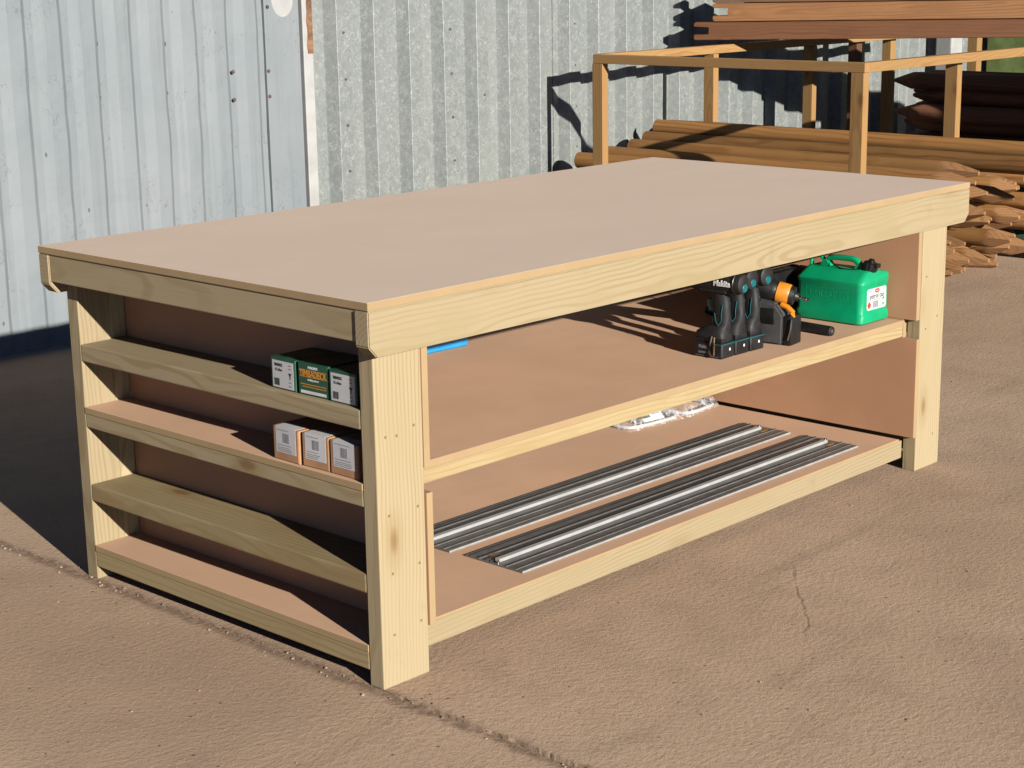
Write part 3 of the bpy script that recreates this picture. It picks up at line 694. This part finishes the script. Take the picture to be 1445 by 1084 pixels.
# ------------------------------------------------------------------ blue box, bagged cables
bb = thing('storage_box', 'bright blue plastic box at the back of the shelf behind the near leg', 'box', (1.0, .968, ZS), R(-3)); B = WM[bb.name]
bm = bmesh.new(); add_loft(bm, [rr(.152, .1, 0, .012), rr(.157, .104, .004, .012), rr(.16, .108, .075, .012)]); obj('tub', bm, M['blue'], bb, B, True)
bm = bmesh.new(); add_loft(bm, [rr(.166, .113, .0755, .014), rr(.166, .113, .088, .014), rr(.158, .106, .093, .012)]); obj('lid', bm, M['blue'], bb, B, True)
bm = bmesh.new(); add_path(bm, [(-.03, -.111, .08), (-.03, -.116, .06), (.03, -.116, .06), (.03, -.111, .08)], .004); obj('latch', bm, M['whiteink'], bb, B, True)
ZB = .0985
def bag(label, cx, cy, lx, ly, rz, card, seed):
    t = thing('bagged_cable', label, 'bag', (cx, cy, ZB), rz, 'bagged cables on the bottom shelf'); B = WM[t.name]; r = random.Random(seed)
    bm = bmesh.new(); bmesh.ops.create_grid(bm, x_segments=26, y_segments=18, size=1)
    top = [v for v in bm.verts]
    for v in top:
        x, y = v.co.x, v.co.y; e = max(0, (1 - abs(x) ** 3) * (1 - abs(y) ** 3))
        h = .062 * e ** .5 + .008 * noise.noise((x * 4 + seed, y * 4, 0)) * e + .003 * noise.noise((x * 14, y * 12, seed))
        v.co = (x * lx + .006 * noise.noise((y * 3, seed, 1)), y * ly + .006 * noise.noise((x * 3, seed, 4)), .0012 + max(0, h))
    obj('bag', bm, M['bag'], t, B, True)
    bm = bmesh.new(); pts = []
    for k in range(23):
        a = R(150 + 240 * k / 22); pts.append((math.copysign(abs(math.cos(a)) ** .6, math.cos(a)) * lx * .93, math.copysign(abs(math.sin(a)) ** .6, math.sin(a)) * ly * .95, .009 + .002 * math.sin(3 * a)))
    add_path(bm, pts, .0062, 10); add_path(bm, [(p[0] * .72, p[1] * .55 + .012, p[2] + .03) for p in pts[1:-6]], .0055, 10)
    obj('cable', bm, M['sleeve'], t, B, True)
    if card:
        bm = bmesh.new(); mt = Matrix.Translation((-.01, -.064, .036)) @ Matrix.Rotation(R(40), 4, 'X')
        add_box(bm, (-.045, -.026, 0), (.045, .03, .001), 0, 1, 0, mt); add_box(bm, (-.045, -.012, .001), (-.008, .03, .0014), 0, 1, 1, mt); add_box(bm, (-.043, -.004, .0014), (-.012, -.001, .0017), 0, 1, 3, mt)
        for k in range(3): add_box(bm, (.004, -.004 + .009 * k, .001), (.038, -.001 + .009 * k, .0013), 0, 1, 2, mt)
        obj('card', bm, [M['paper'], M['cardgreen'], M['greyink'], M['goldink']], t, B)
    return t
bag('clear bag of white cable with a green and white card inside', 1.895, .842, .125, .09, R(-5), True, 2)
bag('clear bag of white cable without a card, farther along the bottom shelf', 2.118, .838, .095, .092, R(5), False, 9)

# ------------------------------------------------------------------ batten frame round the stakes
fr = thing('batten_frame', 'open frame of thin orange-brown timber battens standing round the stake pile', 'frame', (4.4, 1.63, 0))
FB = Matrix.Identity(4)
board('top_rail', (4.385, 1.60, 1.037), (4.43, 3.165, 1.0805), M['batten'], fr, 'y')
board('top_rail', (4.4305, 3.155, 1.037), (7.4, 3.2, 1.0805), M['batten'], fr, 'x')
board('top_rail', (4.4305, 1.60, 1.037), (7.4, 1.645, 1.0805), M['batten'], fr, 'x')
for (x, y) in ((4.385, 3.105), (5.345, 3.14), (6.30, 3.15)): board('post', (x, y, 0), (x + .045, y + .065, 1.0365), M['batten'], fr, 'z')
for (x, y, z) in ((4.385, 1.605, 0), (5.27, 1.6455, .52), (6.40, 1.605, 0)): board('post', (x, y, z), (x + .045, y + .065, 1.0365 if y < 1.61 else 1.07), M['batten'], fr, 'z')

# ------------------------------------------------------------------ stakes
def stake_mesh(name, length, r, mats, seed, tip=.15):
    rr_ = random.Random(seed); bm = bmesh.new(); n = 28; rs = []
    segs = 9
    for i in range(segs + 1):
        x = length * i / segs; c = Vector((x, .006 * noise.noise((x * 1.2, seed, 0)), .006 * noise.noise((x * 1.2, seed, 5))))
        q = r * (1 + .05 * noise.noise((x * 2, seed, 9)))
        rs.append([c + Vector((0, math.cos(2 * math.pi * k / n) * q * (1 + .03 * noise.noise((k * .5, x * 3, seed))), math.sin(2 * math.pi * k / n) * q)) for k in range(n)])
    rs[0] = [p * 1.0 for p in rs[0]]
    V = add_loft(bm, rs, 0, False)
    f = bm.faces.new(V[0][::-1]); f.material_index = 1
    # four-cut pencil point: four flat axe cuts run out through the round of the stake
    a0 = rr_.uniform(0, 1.5); prev = V[-1]; base = rs[-1]; c = sum(base, Vector()) / n; steps = 10
    skew = [rr_.uniform(.85, 1.15) for _ in range(4)]; off = (rr_.uniform(-.006, .006), rr_.uniform(-.006, .006))
    lastcut = [False] * n
    for q_ in range(1, steps + 1):
        t = q_ / steps; cur = []; cut = []
        for k in range(n):
            d_ = base[k] - c; rk = math.hypot(d_.y, d_.z); th = math.atan2(d_.z, d_.y)
            lim = min((r * 1.04 * (1 - t) * skew[j] + .008 * t) / max(1e-3, math.cos(th - a0 - j * math.pi / 2)) if math.cos(th - a0 - j * math.pi / 2) > .05 else 9 for j in range(4))
            rad = min(rk, lim); cut.append(lim < rk)
            cur.append(bm.verts.new((c.x + tip * t, c.y + math.cos(th) * rad + off[0] * t, c.z + math.sin(th) * rad + off[1] * t)))
        for k in range(n):
            k2 = (k + 1) % n; f = bm.faces.new((prev[k], prev[k2], cur[k2], cur[k])); f.material_index = 1 if cut[k] or cut[k2] else 0
        prev = cur
    f = bm.faces.new(prev); f.material_index = 1
    bmesh.ops.recalc_face_normals(bm, faces=bm.faces)
    me = bpy.data.meshes.new(name); bm.to_mesh(me); bm.free()
    for m in mats: me.materials.append(m)
    for p in me.polygons: p.use_smooth = True
    me.set_sharp_from_angle(angle=R(24))
    return me
SM = [stake_mesh('stake', 1.6, .0435 + .003 * math.sin(s * 2.3), [M['log'], M['tipwood']], s, .13 + .05 * (s % 3) / 2) for s in range(6)]
LM = [stake_mesh('stake', l, .0425, [M['log'], M['tipwood']], int(20 + l * 10), .2) for l in (2.6, 2.6, 1.84, 1.95, 1.9)]
DM = [stake_mesh('stake', 1.9, .05, [M['darklog'], M['darklog']], 40 + s, .2) for s in range(4)]
def stake(me, x, y, z, label, group, yaw=0, roll=0, dirn=-1, pitch=0):
    o = bpy.data.objects.new('pointed_stake', me)
    place(o, None, Matrix.Translation((x, y, z)) @ Matrix.Rotation(R(90 * dirn) + yaw, 4, 'Z') @ Matrix.Rotation(pitch, 4, 'Y') @ Matrix.Rotation(roll, 4, 'X'))
    return tag(o, label, 'stake', group)
G1 = 'pointed stakes piled inside the batten frame'
LB = 'brown round stake in the big pile, its sawn point facing the yard'
px = .088; k = 0
for layer in range(6):
    z = .045 + layer * .0775; n = 18 - layer // 3
    for i in range(n):
        x = 4.50 + i * px + (layer % 2) * px / 2 + rnd.uniform(-.006, .006)
        if x > (5.88, 5.9, 5.88, 5.9, 5.9, 5.82)[layer]: continue
        y = 3.42 - rnd.uniform(0, .1) - layer * .02 - (.16 if rnd.random() < .25 and layer else 0)
        stake(SM[k % 6], x, y, z + rnd.uniform(-.012, .012), LB, G1, rnd.uniform(-.05, .05), rnd.uniform(0, 6.28), -1, rnd.uniform(-.012, .012)); k += 1
# the long stakes on top, each one told apart by its place
top = [(5.155, 3.37, .652, 'long brown stake lying highest on the pile, running out of the photo'),
       (5.05, 3.36, .598, 'long brown stake second from the top of the pile, knotty end toward the wall'),
       (4.94, 3.37, .565, 'long brown stake on the pile with its full point showing, third from the top'),
       (4.735, 3.38, .545, 'long brown stake on the pile, its point just behind the bench corner'),
       (4.57, 3.42, .525, 'long brown stake lowest of the long ones, its end behind the frame post')]
for i, (x, y, z, lb) in enumerate(top): stake(LM[i], x, y, z, lb, 'long stakes on top of the pile', 0, 1.1 * i + .4)
for i, (x, y, z) in enumerate(((5.26, 3.36, .56), (5.36, 3.3, .545), (5.45, 3.36, .55), (4.84, 3.36, .525), (5.31, 3.4, .635), (5.56, 3.38, .545))):
    stake(SM[i], x, y, z, 'brown stake on top of the pile behind the long stakes', G1, rnd.uniform(-.01, .01), i * 1.3)
# dark stakes behind
G2 = 'dark brown stakes stacked behind the frame'
for layer in range(9):
    for i in range(4):
        x = 6.85 + i * .1 + (layer % 2) * .05; z = .05 + layer * .09
        if layer == 8 and i == 3: continue
        tp = layer == 8 and i == 0
        stake(DM[(layer + i) % 4], x, .8 + rnd.uniform(-.12, .12), z + .055 + rnd.uniform(-.015, .015), 'dark brown stake with a pale split point, topmost of the dark stack' if tp else 'dark brown stake in the shaded stack, point toward the shed wall', G2, rnd.uniform(-.02, .02), rnd.uniform(0, 6), 1)
# green posts
G3 = 'green mossy round posts lying by the stake pile'
def rpost(x, y, z, r, l, label, yaw):
    bm = bmesh.new(); add_lathe(bm, [(-.012, r * .5), (-.006, r * .85), (.006, r), (l, r * .97), (l + .01, r * .5)], (0, 0, 0), (1, 0, 0), 20)
    o = obj('round_post', bm, M['greenlog'], None, Matrix.Translation((x, y, z)) @ Matrix.Rotation(R(-90) + yaw, 4, 'Z'), True); return tag(o, label, 'post', G3)
rpost(5.99, 1.66, .115, .068, 1.8, 'thick green round post lowest beside the stake points', .02)
rpost(6.03, 1.70, .255, .06, 1.8, 'green mossy round post with pale speckles, third from the ground', .02)
rpost(6.02, 1.67, .37, .05, 1.8, 'dark green round post lying second from the top', .02)
rpost(6.03, 1.72, .465, .045, 1.8, 'green round post topmost beside the stake points', .03)
bm = bmesh.new(); add_box(bm, (5.9, .35, .0), (6.3, .43, .045), .004); add_box(bm, (5.9, 1.3, .0), (6.3, 1.36, .045), .004)
tag(obj('timber_bearer', bm, M['darkbeam']), 'dark timber bearer under the green posts', 'bearer')

# ------------------------------------------------------------------ brown fork-ended beams resting on the frame
BD = math.atan2(-.841, .5405)
def beam_mesh(l, h, w, notch, seed):
    bm = bmesh.new(); n0, n1 = h * .30, h * .76; c = .008
    pts = [(c, 0), (l, 0), (l, h), (c, h), (0, h - c), (0, n1 + .002), (.003, n1), (notch, n1), (notch, n0), (.003, n0), (0, n0 - .002), (0, c)]
    add_prism(bm, [(a, b - h / 2) for a, b in pts], -w / 2, w / 2)
    bmesh.ops.bevel(bm, geom=[e for e in bm.edges if abs(e.verts[0].co.y) == abs(e.verts[1].co.y)], offset=.003, segments=1, affect='EDGES')
    return bm
def beam(x, y, z, mat, label, h=.094, l=3.3, w=.095):
    o = obj('notched_beam', beam_mesh(l, h, w, .085, 1), M[mat], None, Matrix.Translation((x, y, z + h / 2)) @ Matrix.Rotation(BD, 4, 'Z')); return tag(o, label, 'beam', 'notched brown beams stacked on the frame')
ux, uy = math.cos(BD), math.sin(BD); nx, ny = -uy, ux    # nx,ny points away to the back
for i, (z, mat, off, lb) in enumerate(((1.105, 'redbeam', 0, 'red-brown notched beam lowest at the front of the beam stack'), (1.203, 'beam', .1, 'lighter brown notched beam in the middle of the stack'), (1.301, 'darkbeam', .10, 'dark brown notched beam at the top edge of the photo'))):
    x, y = 5.375 + ux * off, 3.30 + uy * off
    beam(x + nx * .048 + (.012 if i else 0) * nx, y + ny * .048 + (.012 if i else 0) * ny, z, mat, lb)
    beam(x + nx * .155 + ux * .15, y + ny * .155 + uy * .15, z, 'darkbeam', 'dark notched beam in the back row of the stack, level %s' % ('lowest', 'middle', 'topmost')[i])
for x, y, m in ((6.84, 3.201, 'darkbeam'), (7.22, 3.201, 'batten')): board('post', (x, y, 0), (x + .06, y + .06, 1.36), M[m], fr, 'z')  # first post in dark wood: the beams' shade is put into its colour

# ------------------------------------------------------------------ far corner
wp = thing('steel_post', 'white painted steel post with one bolt at the end of the shed wall', 'post', (0, WY, 0), WR)
bm = bmesh.new(); add_box(bm, (8.10, -.2, 0), (8.24, -.08, 2.0), .01, 2); obj('post', bm, M['white'], wp, WM[wp.name]); add_bolt('bolt', wp, 8.19, .2, .83, M['bolt'], .012)
gf = thing('board_fence', 'green stained board fence beyond the dark stakes', 'fence', (8.6, 1.5, 0))
for i in range(9):
    y0 = 3.30 - i * .36; board('fence_board', (8.6, y0 - .33, .05), (8.63, y0, 1.7), M['greenboard'], gf, 'z')
for y0 in (3.32, 1.6, -.1): board('fence_post', (8.5, y0, 0), (8.57, y0 + .07, 1.8), M['batten'], gf, 'z')
board('fence_rail', (8.57, -.1, .5), (8.598, 3.38, .58), M['greenboard'], gf, 'y')
# unseen pack of timber blocks, added out of view to shade the dark stakes
for lay in range(6):
    for i in range(3):
        o = board('shade_block', (6.37 + i * .24, -.9, .02 + lay * .215), (6.595 + i * .24, 1.0, .225 + lay * .215), M['darkbeam'], None, 'y', .006)
        tag(o, 'unseen dark timber block added to shade the dark stakes', 'shade block', 'added shade blocks')

# ------------------------------------------------------------------ light, sky, camera
S = Vector((.258, 1, -.312)).normalized(); el = math.asin(-S.z)
sun = bpy.data.lights.new('sun', 'SUN'); sun.energy = 5; sun.angle = R(.53); sun.color = (1, .945, .86)
so = bpy.data.objects.new('sun', sun); C.objects.link(so); so.rotation_euler = S.to_track_quat('-Z', 'Y').to_euler(); so.location = (-2, -6, 5)
w = bpy.data.worlds.new('World'); bpy.context.scene.world = w; w.use_nodes = True; nt = w.node_tree
sk = nt.nodes.new('ShaderNodeTexSky'); sk.sky_type = 'NISHITA'; sk.sun_disc = False; sk.sun_elevation = el; sk.air_density = .2; sk.dust_density = 0; sk.ozone_density = 1; sk.sun_rotation = math.atan2(-S.x, -S.y)
bg = nt.nodes['Background']; nt.links.new(sk.outputs[0], bg.inputs[0]); bg.inputs[1].default_value = .05
cam = bpy.data.cameras.new('camera'); co = bpy.data.objects.new('camera', cam); C.objects.link(co)
cp, yaw, pit, rol, foc = Vector((-2.3504, -2.6281, 1.5416)), .7586, -.236, -.0171, 2486
cy_, sy_, cpp, spp = math.cos(yaw), math.sin(yaw), math.cos(pit), math.sin(pit)
d = Vector((cy_ * cpp, sy_ * cpp, spp)); rt = Vector((sy_, -cy_, 0)); up = rt.cross(d)
c_, s_ = math.cos(rol), math.sin(rol); rt, up = rt * c_ + up * s_, up * c_ - rt * s_
co.matrix_world = Matrix((( rt.x, up.x, -d.x, cp.x), (rt.y, up.y, -d.y, cp.y), (rt.z, up.z, -d.z, cp.z), (0, 0, 0, 1)))
cam.sensor_width = 36; cam.lens = 36 * foc / 1445; cam.clip_end = 400; cam.clip_start = .05
sc = bpy.context.scene; sc.camera = co
vs = sc.view_settings; vs.view_transform = 'Standard'; vs.look = 'None'; vs.exposure = 1.62; vs.gamma = 1; vs.use_curve_mapping = False
